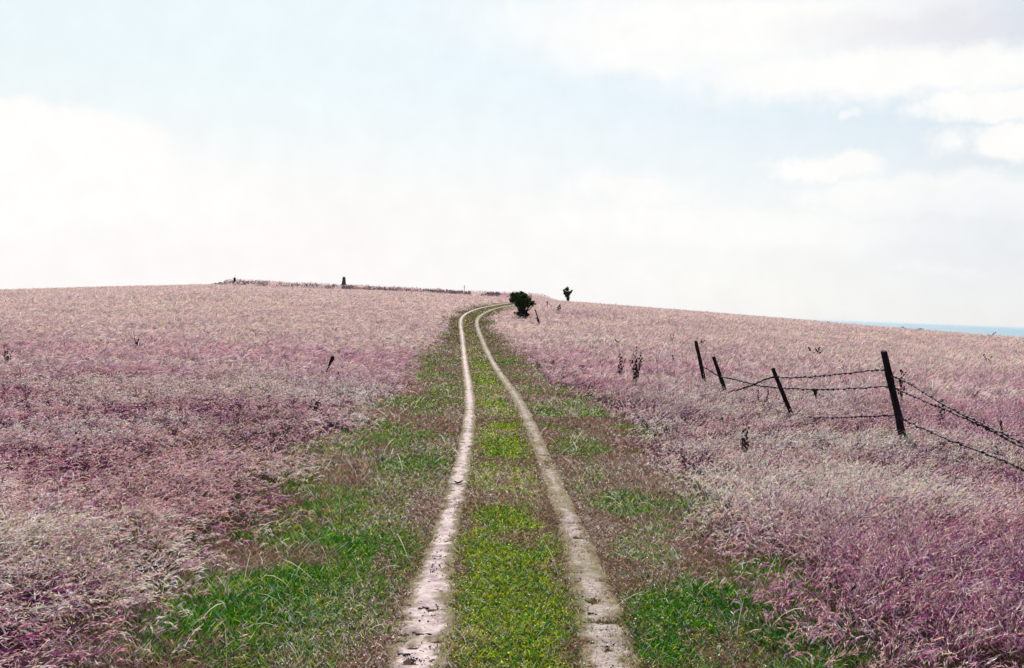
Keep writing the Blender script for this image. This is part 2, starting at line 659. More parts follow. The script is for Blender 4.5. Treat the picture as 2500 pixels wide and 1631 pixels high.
def scatter(n_est, dens, d0, d1):
    """points in the wedge the camera looks into, density(D) per square metre"""
    d0, d1 = d0 + BACK, d1 + BACK            # the wedge starts behind the camera, so that there is grass beside it too
    dd = np.linspace(d0, d1, 4000)
    pdf = dens(np.maximum(dd - BACK, .1)) * dd
    cdf = np.concatenate([[0], np.cumsum((pdf[1:] + pdf[:-1]) / 2 * np.diff(dd))])
    n = int(cdf[-1] * 2 * HALF_ANG) if n_est is None else n_est
    D = np.interp(rng.random(n) * cdf[-1], cdf, dd)
    a = (rng.random(n) * 2 - 1) * HALF_ANG
    return D * np.sin(a), D * np.cos(a) - BACK


def ribbons(x, y, z, L, az, ph0, ph1, width, prof, nseg, col0, col1, cpow=1.5, roll=None, power=1.4):
    """curved blades: start angle ph0 from upright, bending by ph1 towards azimuth az"""
    n = len(x)
    s = np.linspace(0, 1, nseg + 1)
    sm = (s[:-1] + s[1:]) / 2
    phi = ph0[:, None] + ph1[:, None] * sm[None] ** power
    ds = (L / nseg)[:, None]
    h = np.concatenate([np.zeros((n, 1)), np.cumsum(np.sin(phi) * ds, 1)], 1)
    v = np.concatenate([np.zeros((n, 1)), np.cumsum(np.cos(phi) * ds, 1)], 1)
    ca, sa = np.cos(az)[:, None], np.sin(az)[:, None]
    P = np.stack([x[:, None] + h * sa, y[:, None] + h * ca, z[:, None] + v], 2)
    if roll is None:
        roll = rng.random(n) * np.pi
    pm = np.concatenate([phi, phi[:, -1:]], 1)
    cr, sr = np.cos(roll)[:, None], np.sin(roll)[:, None]
    wx = cr * ca + sr * np.cos(pm) * sa
    wy = -cr * sa + sr * np.cos(pm) * ca
    wz = -sr * np.sin(pm)
    Wd = np.stack([wx, wy, wz], 2) * (width[:, None] * np.asarray(prof)[None])[:, :, None] * .5
    V = np.stack([P - Wd, P + Wd], 2).reshape(-1, 3)
    base = (np.arange(n) * (nseg + 1) * 2)[:, None] + (np.arange(nseg) * 2)[None]
    base = base.ravel()
    Q = np.stack([base, base + 1, base + 3, base + 2], 1)
    f = (s ** cpow)[None, :, None]
    C = col0[:, None] * (1 - f) + col1[:, None] * f
    C = np.repeat(C, 2, axis=1).reshape(-1, 3)
    ribbons.line = P
    return V.astype(np.float32), Q, C.astype(np.float32)


def flakes(pos, a, e, ln, wd, col):
    """small pointed leaflets: long axis a, side axis e"""
    n = len(pos)
    e = e - a * (a * e).sum(1, keepdims=True)
    e /= np.linalg.norm(e, axis=1, keepdims=True) + 1e-9
    V = np.stack([pos - a * ln[:, None] * .5, pos + e * wd[:, None] * .5, pos + a * ln[:, None] * .5, pos - e * wd[:, None] * .5], 1)
    Q = np.arange(n * 4).reshape(-1, 4)
    return V.reshape(-1, 3).astype(np.float32), Q, np.repeat(col, 4, 0).astype(np.float32)


def seed_plumes(P, k, rad, ln, wd, col, s0=.58):
    """feathery seed heads: k leaflets round the upper part of every stalk"""
    n, m = P.shape[0], P.shape[1] - 1
    s = s0 + (1 - s0) * rng.random((n, k))
    i = np.minimum((s * m).astype(int), m - 1)
    t = (s * m - i)[..., None]
    ar = np.arange(n)[:, None]
    p0, p1 = P[ar, i], P[ar, i + 1]
    pos = p0 + (p1 - p0) * t
    tan = p1 - p0
    tan /= np.linalg.norm(tan, axis=2, keepdims=True) + 1e-9
    shape = np.sin(np.pi * np.clip((s - s0) / (1 - s0) * .85 + .12, 0, 1))[..., None]
    pos = pos + rng.normal(0, 1, pos.shape) * rad[:, None, None] * shape
    a = tan + rng.normal(0, .22, tan.shape)
    a /= np.linalg.norm(a, axis=2, keepdims=True)
    e = rng.normal(0, 1, a.shape)
    f = lambda q_: q_.reshape(-1, q_.shape[-1])
    L_ = (ln[:, None] * (.6 + .8 * rng.random((n, k)))).ravel()
    W_ = (wd[:, None] * (.6 + .8 * rng.random((n, k)))).ravel()
    cc = np.repeat(col, k, 0)
    return flakes(f(pos), f(a), f(e), L_, W_, jitter(cc, n * k, .22, .2))


def join(parts):
    vs, qs, cs, off = [], [], [], 0
    for v, q, c in parts:
        vs.append(v)
        qs.append(q + off)
        cs.append(c)
        off += len(v)
    return np.concatenate(vs), np.concatenate(qs), np.concatenate(cs)


def jitter(c, n, amt, hue=None):
    hue = amt * .7 if hue is None else hue
    v = np.exp(rng.normal(0, 1, (n, 1)) * amt * .42 - .04 * amt)
    return np.clip(c * v * (1 + (rng.random((n, 3)) - .5) * hue), .004, .9)


WIND = R(62)            # blowing to the right and a little away
parts = []
# --- flowering tall grass, three ranges of distance
RHO = 3800.0


def dens_tall(d):
    return np.where(d < 9, RHO, RHO * (9 / np.maximum(d, .1)) ** 1.82)


GAPS = [ground_at(px_, py_, .2)[:2] + (r_,) for px_, py_, r_ in (
    (250, 1340, .38), (60, 1430, .42), (700, 1190, .6), (470, 1290, .35), (330, 1210, .4), (20, 1560, .35), (260, 1590, .35), (560, 1400, .3),
    (130, 1130, .5), (520, 1010, 1.0), (2260, 1130, .6), (2420, 1480, .5), (2300, 1590, .5), (2480, 1300, .5), (1980, 1370, .35), (2150, 1450, .3),
    (2440, 1150, .5), (1700, 1010, .8))]
for (d0, d1, nseg, prof) in ((1.2, 14, 6, [.34, .32, .30, .30, .30, .26, .12]),
                             (9, 34, 4, [.42, .38, .34, .30, .12]),
                             (20, 64, 4, [.6, .55, 1.1, 1.5, .3]),
                             (44, 215, 3, [.8, .9, 1.4, .5])):
    x, y = scatter(None, dens_tall, d0, d1)
    td, rd = track_dist(x, y)
    vh = verge_half(x, y)
    p, q, g = zones(x, y)
    edge = smooth(td - vh, -.35, 1.15)               # 0 on the track, 1 in the tall grass
    keep = rng.random(len(x)) < edge * (.45 + .75 * smooth(p, .30, .62))
    Dg = np.hypot(x, y)                              # the ranges fade into one another
    fin = 1.0 if d0 < 5 else smooth(Dg, d0, {9: 14, 20: 34, 44: 64}[d0])
    fout = 1.0 if d1 > 200 else 1 - smooth(Dg, {14: 9, 34: 20, 64: 44}[d1], d1)
    keep &= rng.random(len(x)) < fin * fout
    gap = np.zeros(len(x))
    if d0 < 15:
        for (gx_, gy_, gr_) in GAPS:
            gap = np.maximum(gap, np.exp(-(((x - gx_) / gr_) ** 2 + ((y - gy_) / (gr_ * 1.3)) ** 2)))
        gap = gap * smooth(fbm(x / .35, y / .5, 141, 3), .25, .6)
    keep &= rng.random(len(x)) > .55 * gap
    if d0 < 15:
        keep &= rng.random(len(x)) < .46
    keep &= ~((bank(x, y) > .25) & (rng.random(len(x)) < .5))
    x, y, p, q, g, edge, gap = (k[keep] for k in (x, y, p, q, g, edge, gap))
    n = len(x)
    cell = {1.2: .15, 9: .24, 20: .45, 44: 1.1}[d0]
    ci_, cj_ = np.floor(x / cell), np.floor(y / cell)
    with np.errstate(over='ignore'):
        h1, h2, h3, h4 = (hash2(ci_, cj_, 200 + 7 * k_) for k_ in range(4))
    pull = (.35 + .5 * h3) * (1.0 if d0 < 40 else .3)
    x = x + ((ci_ + h1) * cell - x) * pull
    y = y + ((cj_ + h2) * cell - y) * pull
    D = np.hypot(x, y)
    z = height(x, y) - .01
    L = (.19 + .22 * rng.random(n)) * (1 + .10 * smooth(D, 10, 25)) * (.40 + .60 * edge) * (.85 + .4 * q) * ((.50 + .75 * h4) if d0 < 40 else (.85 + .3 * h4)) * (.62 + .76 * fbm(x / .8, y / .8, 143, 2)) * (1 - .25 * gap)
    L *= 1 + .15 * smooth(x, 2.5, 5) * (1 - smooth(D, 8, 16))
    L *= 1 + .28 * (1 - smooth(D, 6, 12))
    L *= 1 - .25 * smooth(D, 60, 160)
    az = WIND + rng.normal(0, .75, n) + (h3 - .5) * 1.2 + (fbm(x / 2.5, y / 2.5, 83, 2) - .5) * 1.6
    steep = smooth(x, .5, 3)
    ph0 = .12 + .45 * rng.random(n) - .08 * steep
    ph1 = (.9 + 1.5 * rng.random(n) + .3 * p) * (1 - .38 * steep)
    stray = rng.random(n) < .12                       # broken and upright stalks among the rest
    az = np.where(stray, rng.random(n) * 6.28, az)
    ph0 = np.where(stray, .9 * rng.random(n), ph0)
    ph1 = np.where(stray, 1.4 * rng.random(n), ph1)
    L = np.where(stray, L * (.7 + .7 * rng.random(n)), L)
    lod = np.maximum(1, D / 9) ** .70
    width = .0054 * (.7 + .6 * rng.random(n)) * lod
    pale = smooth(p + .18 * (rng.random(n) - .5), .36, .62)[:, None]
    pur = smooth(q + .25 * (rng.random(n) - .5), .42, .68)[:, None]
    head = np.array([.88, .52, .53])[None] * (1 - pale) + np.array([.95, .77, .68])[None] * pale
    head = head * (1 - .55 * pur) + np.array([.60, .17, .39])[None] * .55 * pur
    dk = (np.exp(-(((x - 4.2) / 2.0) ** 2 + ((y - 6.0) / 2.6) ** 2)) + .8 * np.exp(-(((x - 6.0) / .8) ** 2 + ((y - 11.6) / 1.1) ** 2)))[:, None]  # corner darkening and the fence post's shadow, painted into the grass colour
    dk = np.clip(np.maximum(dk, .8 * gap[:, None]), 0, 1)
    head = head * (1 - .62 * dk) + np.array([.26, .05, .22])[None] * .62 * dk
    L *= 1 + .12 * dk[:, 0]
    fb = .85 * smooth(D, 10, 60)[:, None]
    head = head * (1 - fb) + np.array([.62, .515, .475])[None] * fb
    pick = rng.random((n, 1))
    head = np.where(pick < .10 * (1 - fb) + .42 * dk, np.array([[.28, .07, .20]]), head)
    head = np.where((pick > .93), np.array([[.66, .56, .38]]), head)
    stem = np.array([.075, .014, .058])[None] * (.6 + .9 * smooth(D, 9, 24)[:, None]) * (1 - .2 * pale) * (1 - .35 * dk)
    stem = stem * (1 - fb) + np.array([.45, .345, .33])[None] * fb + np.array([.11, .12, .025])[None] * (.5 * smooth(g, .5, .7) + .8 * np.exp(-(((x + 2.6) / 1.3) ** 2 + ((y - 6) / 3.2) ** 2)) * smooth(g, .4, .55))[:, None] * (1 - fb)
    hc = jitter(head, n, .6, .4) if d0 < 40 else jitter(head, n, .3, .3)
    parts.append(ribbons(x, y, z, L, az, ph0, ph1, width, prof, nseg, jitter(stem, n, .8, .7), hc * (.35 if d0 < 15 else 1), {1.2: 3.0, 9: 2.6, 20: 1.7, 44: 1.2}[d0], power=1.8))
    if d0 < 15:
        parts.append(seed_plumes(ribbons.line, 10 if d0 < 5 else 5, .0022 * lod, .031 * lod ** .4, .0044 * lod * (1 if d0 < 5 else 1.1), hc, .58))

# --- leaves at the foot of the tall grass, green and brown, near the track most of all
x, y = scatter(None, lambda d: np.where(d < 8, 1500., 1500 * (8 / d) ** 2.2), 2.5, 40)
td, rd = track_dist(x, y)
vh = verge_half(x, y)
p, q, g = zones(x, y)
edge = smooth(td - vh, -.3, .6)
low_l = np.exp(-(((x + 2.5) / 1.3) ** 2 + ((y - 5.5) / 3) ** 2))
keep = (edge > .05) & (rng.random(len(x)) < .25 + .35 * smooth(g, .42, .6) + .6 * low_l)
x, y, p, q, g, edge = (k[keep] for k in (x, y, p, q, g, edge))
n = len(x)
D = np.hypot(x, y)
L = (.06 + .14 * rng.random(n)) * (.5 + .5 * edge)
gm = smooth(g + .2 * (rng.random(n) - .5), .45, .62)[:, None]
c1 = np.array([.10, .03, .06])[None] * (1 - gm) + np.array([.045, .085, .012])[None] * gm
parts.append(ribbons(x, y, height(x, y) - .01, L, WIND + rng.normal(0, 1.2, n), .1 + .5 * rng.random(n), .4 + rng.random(n),
                     .006 * np.maximum(1, D / 8) ** .9, [1, .95, .7, .1], 3, jitter(c1 * .7, n, .6), jitter(c1, n, .6)))
v, qd, c = join(parts)
print('tall grass quads', len(qd))
tall = link('tall_grass', np_mesh('tall_grass', v, qd, c), M_GRASS)
tag(tall, 'tall pinkish dry flowering grass bent by the wind over the whole hillside', 'grass', kind='stuff')

# --- short turf on the track
parts = []


def dens_turf(d):
    return np.where(d < 6.5, 9000., 9000 * (6.5 / np.maximum(d, .1)) ** 2.0)


n0 = 900000
yy = None
dd = np.linspace(2.5, 95, 6000)
cdf = np.concatenate([[0], np.cumsum(dens_turf(dd))[:-1] * (dd[1] - dd[0])])
ntot = int(cdf[-1] * 6.6)
# scatter along the track line, then sideways
Ds = np.interp(rng.random(ntot) * cdf[-1], cdf, dd)
ci = np.concatenate([_c[::4]])
cD = np.hypot(ci[:, 0], ci[:, 1])
cs = np.argsort(cD)
k = np.clip(np.searchsorted(cD[cs], Ds), 1, len(cs) - 1)
cx = ci[cs][k]
off = (rng.random(ntot) - .5) * 6.6
tn = np.gradient(ci, axis=0)
tn /= np.linalg.norm(tn, axis=1)[:, None]
tn = tn[cs][k]
x = cx[:, 0] + tn[:, 1] * off + rng.normal(0, .06, ntot)
y = cx[:, 1] - tn[:, 0] * off + rng.normal(0, .06, ntot)
td, rd = track_dist(x, y)
rl = dist_to(RUTS[0][0][::4], x, y)
rt = dist_to(RUTS[1][0][::4], x, y)
vh = verge_half(x, y)
rw = 1 - .32 * smooth(y, 5.5, 9.5)
inr = np.maximum(1 - smooth(rl, .05 * rw, .20 * rw), .74 * (1 - smooth(rt, .03 * rw, .22 * rw)))
inr = inr * (.85 + .4 * (fbm(x / .3, y / .4, 91, 2) - .5))
keep = (rng.random(ntot) < (1 - smooth(td - vh, .0, .7))) & (rng.random(ntot) > inr * .99)
x, y, td, off, inr = (k_[keep] for k_ in (x, y, td, off, inr))
n = len(x)
D = np.hypot(x, y)
centre = 1 - smooth(td, .30, .55)
g1 = fbm(x / .55, y / .9, 95, 4)
g2 = fbm(x / .9 + 7, y / 1.5, 97, 3)
g3 = fbm(x / .22, y / .3, 99, 3)


def spot(px, py, r):
    sx_, sy_, _ = ground_at(px, py)
    return np.exp(-(((x - sx_) / r) ** 2 + ((y - sy_) / (r * 1.5)) ** 2))


lush = np.clip(spot(700, 1470, .42) + spot(1290, 1430, .25) + .9 * spot(1250, 1600, .3) + .8 * spot(980, 1120, .5)
               + .7 * spot(1340, 1010, .7) + .7 * spot(1560, 1230, .5) + .7 * spot(1900, 1540, .5) + .6 * spot(1200, 1260, .3)
               + .6 * spot(380, 1560, .4) + .8 * spot(1700, 1460, .4) + .7 * spot(1600, 1570, .3) + .7 * spot(2040, 1600, .3) + .5 * spot(840, 1340, .4) + .8 * spot(1190, 885, 1.2), 0, 1)
green = np.clip(smooth(g1 + .35 * (g3 - .5), .37, .56) * (.62 + .38 * centre) + .22 * centre + lush * .9, 0, 1)
green *= .45 + .55 * smooth(np.minimum(rl[keep], rt[keep]), .10, .32)
green = green * (1 - .35 * smooth(D, 20, 60))
dry = smooth(g2 + .3 * (g3 - .5), .44, .66) * (1 - .6 * lush)
rnd = rng.random(n)
cols = np.empty((n, 3))
cols[:] = np.array([.27, .165, .125])                                   # brownish sward
cols = np.where((rnd < green)[:, None], np.array([[.075, .235, .008]]), cols)
cols = np.where((rnd < lush * .75)[:, None], np.array([[.012, .125, .010]]), cols)
r2 = rng.random(n)
cols = np.where((r2 < .34 * centre + .12)[:, None] & (rnd < green)[:, None], np.array([[.36, .40, .03]]), cols)
cols = np.where((r2 > .93 - .22 * dry)[:, None], np.array([[.62, .50, .45]]), cols)
cols = np.where(((r2 > .60) & (r2 < .70))[:, None] & (rnd < green)[:, None], np.array([[.008, .075, .042]]), cols)
cols = np.where((r2 > .975)[:, None], np.array([[.50, .60, .62]]), cols)
cols = np.where(((r2 > .5) & (r2 < .5 + .10 * dry))[:, None], np.array([[.30, .15, .13]]), cols)
L = (.022 + .036 * rng.random(n)) * (1 + .15 * lush) * (1 - .6 * np.clip(inr, 0, 1)) * (.7 + .7 * g3)
L *= 1 + 1.1 * smooth(td, 1.0, 2.1)
az = rng.random(n) * 2 * np.pi
lod = np.maximum(1, D / 6.5) ** .9
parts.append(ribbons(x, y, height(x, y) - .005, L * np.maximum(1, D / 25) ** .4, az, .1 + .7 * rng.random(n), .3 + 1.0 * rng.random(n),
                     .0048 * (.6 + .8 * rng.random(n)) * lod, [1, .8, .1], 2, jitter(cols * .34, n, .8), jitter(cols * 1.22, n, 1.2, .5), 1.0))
# low broad leaves and bits of dead straw among the turf
sel = rng.random(n) < .15
xs_, ys_, Ds_ = x[sel], y[sel], D[sel]
m_ = len(xs_)
dirn = rng.random(m_) * 6.28
a_ = np.stack([np.cos(dirn), np.sin(dirn), rng.normal(0, .25, m_)], 1)
a_ /= np.linalg.norm(a_, axis=1, keepdims=True)
e_ = np.stack([-np.sin(dirn), np.cos(dirn), rng.normal(0, .45, m_)], 1)
pos_ = np.stack([xs_, ys_, height(xs_, ys_) + .008 + .022 * rng.random(m_)], 1)
straw = rng.random(m_) < .25
lf = np.where(straw[:, None], np.array([[.52, .43, .36]]), cols[sel] * np.array([[.9, 1.0, .9]]))
lod_ = np.maximum(1, Ds_ / 6.5) ** .9
parts.append(flakes(pos_, a_, e_, np.where(straw, .035, .015) * lod_ ** .8, np.where(straw, .003, .010) * lod_, jitter(lf, m_, 1.0, .4)))
# scattered bents: long pale stalks standing on the verges
ns = 2600
x, y = scatter(ns, lambda d: np.where(d < 7, 1., (7 / d) ** 1.6), 4, 30)
td, rd = track_dist(x, y)
keep = (td < 3.0) & (td > .35) & (rng.random(len(x)) < .25 + .75 * smooth(td, .6, 1.8))
x, y = x[keep], y[keep]
n = len(x)
D = np.hypot(x, y)
cst = np.array([.62, .55, .48])[None].repeat(n, 0)
parts.append(ribbons(x, y, height(x, y), .12 + .2 * rng.random(n), rng.random(n) * 6.28, .2 + .6 * rng.random(n), .2 + 1.1 * rng.random(n),
                     .0035 * np.maximum(1, D / 7) ** .9, [1, .9, .9, 1.4, .4], 4, jitter(cst * .8, n, .4), jitter(cst, n, .4)))
v, qd, c = join(parts)
print('turf quads', len(qd))
turf_o = link('short_grass', np_mesh('short_grass', v, qd, c), M_TURF)
tag(turf_o, 'short green and straw coloured turf between and beside the chalk wheel ruts', 'grass', kind='stuff')

# ------------------------------------------------------------------ placing things that stand on the land
FPX = LENS / 36 * 2500


def at_depth(px, py, depth):
    """the point in the place seen at (px, py) of the photograph that lies depth metres ahead"""
    d = pix_dir(px, py)
    return Vector((0, 0, EYE)) + d * (depth / d.y)


def stand(px, py, dz):
    x, y, z = ground_at(px, py, dz)
    return Vector((x, y, z))


# ------------------------------------------------------------------ wire fence
rnd = random.Random(5)
POSTS = [  # top, visible foot, thickness in the photograph, seen from right to left
    ((2158, 859), (2205, 1070), 17.5),
    ((1887, 900), (1934, 1016), 10.5),
    ((1742, 872), (1772, 958), 9.5),
    ((1699, 834), (1720, 932), 9.5),
]
foot = [stand(f_[0], f_[1], .20) for _, f_, _ in POSTS]
fence = empty('wire_fence', foot[0])
tag(fence, 'leaning old fence of dark wooden posts and sagging barbed wire', 'fence')
axes = []
for (tp, ft, wpx), b0 in zip(POSTS, foot):
    dep = b0.y
    f3 = at_depth(ft[0], ft[1], dep)
    t3 = at_depth(tp[0], tp[1], dep)
    ax = (t3 - f3)
    low = f3 - ax.normalized() * .45
    r = wpx / FPX * dep / 2
    mb = MB()
    K = 9
    pts = [low.lerp(t3, i / K) + Vector((rnd.uniform(-1, 1), rnd.uniform(-1, 1), 0)) * r * .10 for i in range(K + 1)]
    rad = [r * (1.12 - .22 * i / K + rnd.uniform(-.05, .05)) for i in range(K + 1)]
    mb.tube([p_ - foot[0] for p_ in pts] + [t3 + ax.normalized() * r * .25 - foot[0]], rad + [r * .7], 10, True, .16, rnd)
    mb.build('post', M_WOOD, fence)
    axes.append((f3, t3, dep))
# the next post of the line stands nearer, outside the picture
nx, ny = 5.9, 7.6
b_ = Vector((nx, ny, land(nx, ny) - .3))
mb = MB()
mb.tube([b_ - foot[0], b_ + Vector((-.05, 0, .8)) - foot[0], b_ + Vector((-.12, .02, 1.5)) - foot[0]], [.055, .052, .05], 10, True, .1, rnd)
mb.build('post', M_WOOD, fence)


def wire(px_pts, d_a, d_b, gap=.13, rr_=.0100):
    """a barbed strand through places of the photograph, depth running from d_a to d_b"""
    x0, x1 = px_pts[0][0], px_pts[-1][0]
    pts = []
    P2 = []
    for (a, b) in zip(px_pts[:-1], px_pts[1:]):
        for k_ in range(8):
            P2.append((a[0] + (b[0] - a[0]) * k_ / 8, a[1] + (b[1] - a[1]) * k_ / 8))
    P2.append(px_pts[-1])
    for _ in range(5):
        P2 = [P2[0]] + [tuple(.25 * P2[i - 1][j] + .5 * P2[i][j] + .25 * P2[i + 1][j] for j in (0, 1)) for i in range(1, len(P2) - 1)] + [P2[-1]]
    for (px, py) in P2:
        t_ = (px - x0) / (x1 - x0)
        pts.append(at_depth(px, py, 1 / (1 / d_a + (1 / d_b - 1 / d_a) * t_)))
    loc = [p_ - foot[0] + Vector((rnd.uniform(-1, 1), 0, rnd.uniform(-1, 1))) * .006 for p_ in pts]
    path_, rad_ = [], []
    acc = 0.0
    for a, b in zip(loc[:-1], loc[1:]):
        seg = (b - a).length
        path_.append(a)
        rad_.append(rr_)
        dr = (b - a).normalized()
        while acc < seg:
            c_ = a.lerp(b, acc / seg)
            up = Vector((0, 0, rnd.uniform(-1, 1))) * .006
            for o_, r_ in ((-.022, rr_), (-.012, rr_ * rnd.uniform(1.5, 2.6)), (.002, rr_ * 1.5), (.012, rr_ * rnd.uniform(1.5, 2.6)), (.022, rr_)):
                path_.append(c_ + dr * o_ + up)
                rad_.append(r_)
            acc += gap * rnd.uniform(.8, 1.2)
        acc -= seg
    path_.append(loc[-1])
    rad_.append(rr_)
    mb = MB()
    mb.tube(path_, rad_, 5, True, .5, rnd)
    return mb.build('barbed_wire', M_WIRE, fence)


D1, D2, D3, D4 = (a[2] for a in axes)
wire([(1888, 920), (1930, 922), (1975, 921), (2040, 914), (2100, 908), (2163, 901)], D2, D1)
wire([(1906, 947), (1945, 949), (2000, 951), (2070, 949), (2172, 943)], D2, D1)
wire([(1935, 1014), (1975, 1019), (2041, 1020), (2110, 1017), (2190, 1012)], D2, D1)
wire([(1888, 920), (1870, 925), (1839, 939), (1805, 951), (1772, 957)], D2, D3)
wire([(1906, 947), (1885, 945), (1860, 943), (1839, 938), (1795, 926), (1758, 919)], D2, D3)
wire([(1932, 1012), (1897, 1002), (1874, 992), (1840, 980), (1772, 966)], D2, D3)
wire([(1758, 919), (1748, 914), (1735, 905), (1718, 895), (1712, 890)], D3, D4)
DN = 7.6
wire([(2172, 916), (2200, 926), (2240, 948), (2276, 971), (2298, 984), (2377, 1025), (2459, 1064), (2500, 1083), (3060, 1330)], D1, DN)
wire([(2178, 944), (2205, 956), (2249, 976), (2301, 997), (2377, 1030), (2459, 1072), (2500, 1096), (3060, 1400)], D1, DN)
wire([(2190, 1014), (2202, 1022), (2260, 1049), (2314, 1073), (2377, 1096), (2500, 1145), (3060, 1480)], D1, DN)

# ------------------------------------------------------------------ lone posts, pillar and stump
b0 = stand(1318, 790, .15)
lp = empty('leaning_post', b0)
tag(lp, 'thin post leaning to the left with a short strut, beside the dark bush', 'post')
k_ = b0.y / FPX


def off(px, py, dep=None):
    return at_depth(px, py, dep or b0.y) - b0


mb = MB()
mb.tube([off(1320, 797), off(1316, 785), off(1311, 771), off(1306, 755)], [2.0 * k_, 1.9 * k_, 1.5 * k_, 1.2 * k_], 8, True, .15, rnd)
mb.build('pole', M_WOOD, lp)
mb = MB()
mb.tube([off(1316.5, 791), off(1312.5, 783), off(1308.8, 774.5)], [1.3 * k_, 1.2 * k_, .9 * k_], 7, True, .15, rnd)
mb.build('strut', M_WOOD, lp)

b0 = stand(800, 902, .27)
k_ = b0.y / FPX
op = empty('old_stake', b0)
tag(op, 'short crooked stake with a thick dark knob, alone in the left field', 'stake')
mb = MB()
mb.tube([off(797, 909), off(801, 898), off(805, 889), off(808, 881)], [1.6 * k_, 1.9 * k_, 3.0 * k_, 3.4 * k_], 8, True, .2, rnd)
mb.build('shaft', M_WOOD, op)
mb = MB()
mb.tube([off(807.5, 884), off(810, 880), off(811.5, 875), off(812, 871), off(812, 869)], [3.0 * k_, 4.4 * k_, 4.8 * k_, 4.0 * k_, 2.2 * k_], 9, True, .25, rnd)
mb.build('knob', M_WOOD, op)

# triangulation pillar on the bank
yb = BANK_Y + .4
p_ = at_depth(839.5, 690, yb)
bx = p_.x
b0 = Vector((bx, yb, land(bx, yb)))
tp = empty('stone_pillar', b0)
tag(tp, 'dark tapered stone pillar on top of the grassy bank against the sky', 'pillar')


def frustum(z0, z1, w0, w1):
    vs = [(sx_ * w / 2, sy_ * w / 2, z) for z, w in ((z0, w0), (z1, w1)) for sx_, sy_ in ((-1, -1), (1, -1), (1, 1), (-1, 1))]
    return vs, [(3, 2, 1, 0), (4, 5, 6, 7), (0, 1, 5, 4), (1, 2, 6, 5), (2, 3, 7, 6), (3, 0, 4, 7)]


top_z = at_depth(839.5, 676, yb).z - b0.z
for nm, args in (('plinth', (-.2, .22, .82, .80)), ('shaft', (.22, top_z - .07, .64, .40)), ('cap', (top_z - .07, top_z, .44, .36))):
    vs, fs = frustum(*args)
    me = bpy.data.meshes.new(nm)
    me.from_pydata(vs, [], fs)
    bv = link(nm, me, M_STONE, tp)
    md = bv.modifiers.new('bevel', 'BEVEL')
    md.width = .015

yb = BANK_Y - 2.4
p_ = at_depth(572.5, 690, yb)
b0 = Vector((p_.x, yb, land(p_.x, yb)))
st = empty('tree_stump', b0)
tag(st, 'tiny dark stump at the left end of the low bank on the skyline', 'stump')
mb = MB()
mb.tube([(0, 0, -.2), (.02, 0, .25), (.0, 0, .50), (-.02, 0, .58)], [.22, .19, .16, .08], 9, True, .25, rnd)
mb.build('trunk', M_BARK, st)
mb = MB()
mb.tube([(0.03, 0, .55), (.06, 0, .8), (.05, .02, 1.0)], [.03, .022, .012], 6, True, .1, rnd)
mb.build('twig', M_BARK, st)


# ------------------------------------------------------------------ bush and shrub
def leafy(name, label, cat, bpx, bpy_, dz, clumps, per, leaf, seed, trunk_r, depth=None):
    rn = random.Random(seed)
    nr = np.random.default_rng(seed)
    if depth:
        p0 = at_depth(bpx, bpy_, depth)
        b = Vector((p0.x, depth, land(p0.x, depth)))
    else:
        b = stand(bpx, bpy_, dz)
    kk = b.y / FPX
    root = empty(name, b)
    tag(root, label, cat)
    mb = MB()
    V, Q, C = [], [], []
    for (cx_, cy_, rp) in clumps:
        r = rp * kk
        yo = rn.uniform(-1, 1) * 14 * kk * (1 if rp > 3 else .3)
        c_ = at_depth(cx_, cy_, b.y) - b + Vector((0, yo, 0))
        mid = Vector((c_.x * .35 + rn.uniform(-.04, .04), c_.y * .35, c_.z * .55))
        mb.tube([(c_.x * .05, c_.y * .05, -.2), mid, c_, c_ + Vector((rn.uniform(-.5, .5), rn.uniform(-.5, .5), .7)) * r],
                [trunk_r, trunk_r * .6, trunk_r * .25, trunk_r * .1], 6, True, .2, rn)
        n = int(per * (rp / 6) ** 2)
        d = nr.normal(0, 1, (n, 3))
        d /= np.linalg.norm(d, axis=1)[:, None]
        pos = np.array(c_)[None] + d * (r * (.2 + .75 * nr.random((n, 1)) ** .5))
        # twiggy sprays sticking out of the clump
        k2 = nr.random(n) < .2
        pos[k2] += d[k2] * r * .6 * nr.random((k2.sum(), 1))
        a = nr.normal(0, 1, (n, 3))
        a /= np.linalg.norm(a, axis=1)[:, None]
        e = np.cross(a, nr.normal(0, 1, (n, 3)))
        e /= np.linalg.norm(e, axis=1)[:, None]
        s_ = leaf * (.6 + .8 * nr.random((n, 1)))
        v = np.stack([pos - a * s_, pos + e * s_ * .55, pos + a * s_, pos - e * s_ * .55], 1)
        V.append(v.reshape(-1, 3))
        tint = np.array([.030, .052, .020])[None] * (.5 + 1.1 * nr.random((n, 1)))
        tint = np.where(nr.random((n, 1)) < .18, tint * np.array([[1.3, 2.0, 1.2]]), tint)
        C.append(np.repeat(tint, 4, 0))
    V = np.concatenate(V)
    C = np.concatenate(C)
    Q = np.arange(len(V)).reshape(-1, 4)
    mb.build('trunk', M_BARK, root)
    link('crown', np_mesh('crown', V, Q, C), M_LEAF, root)
    return root


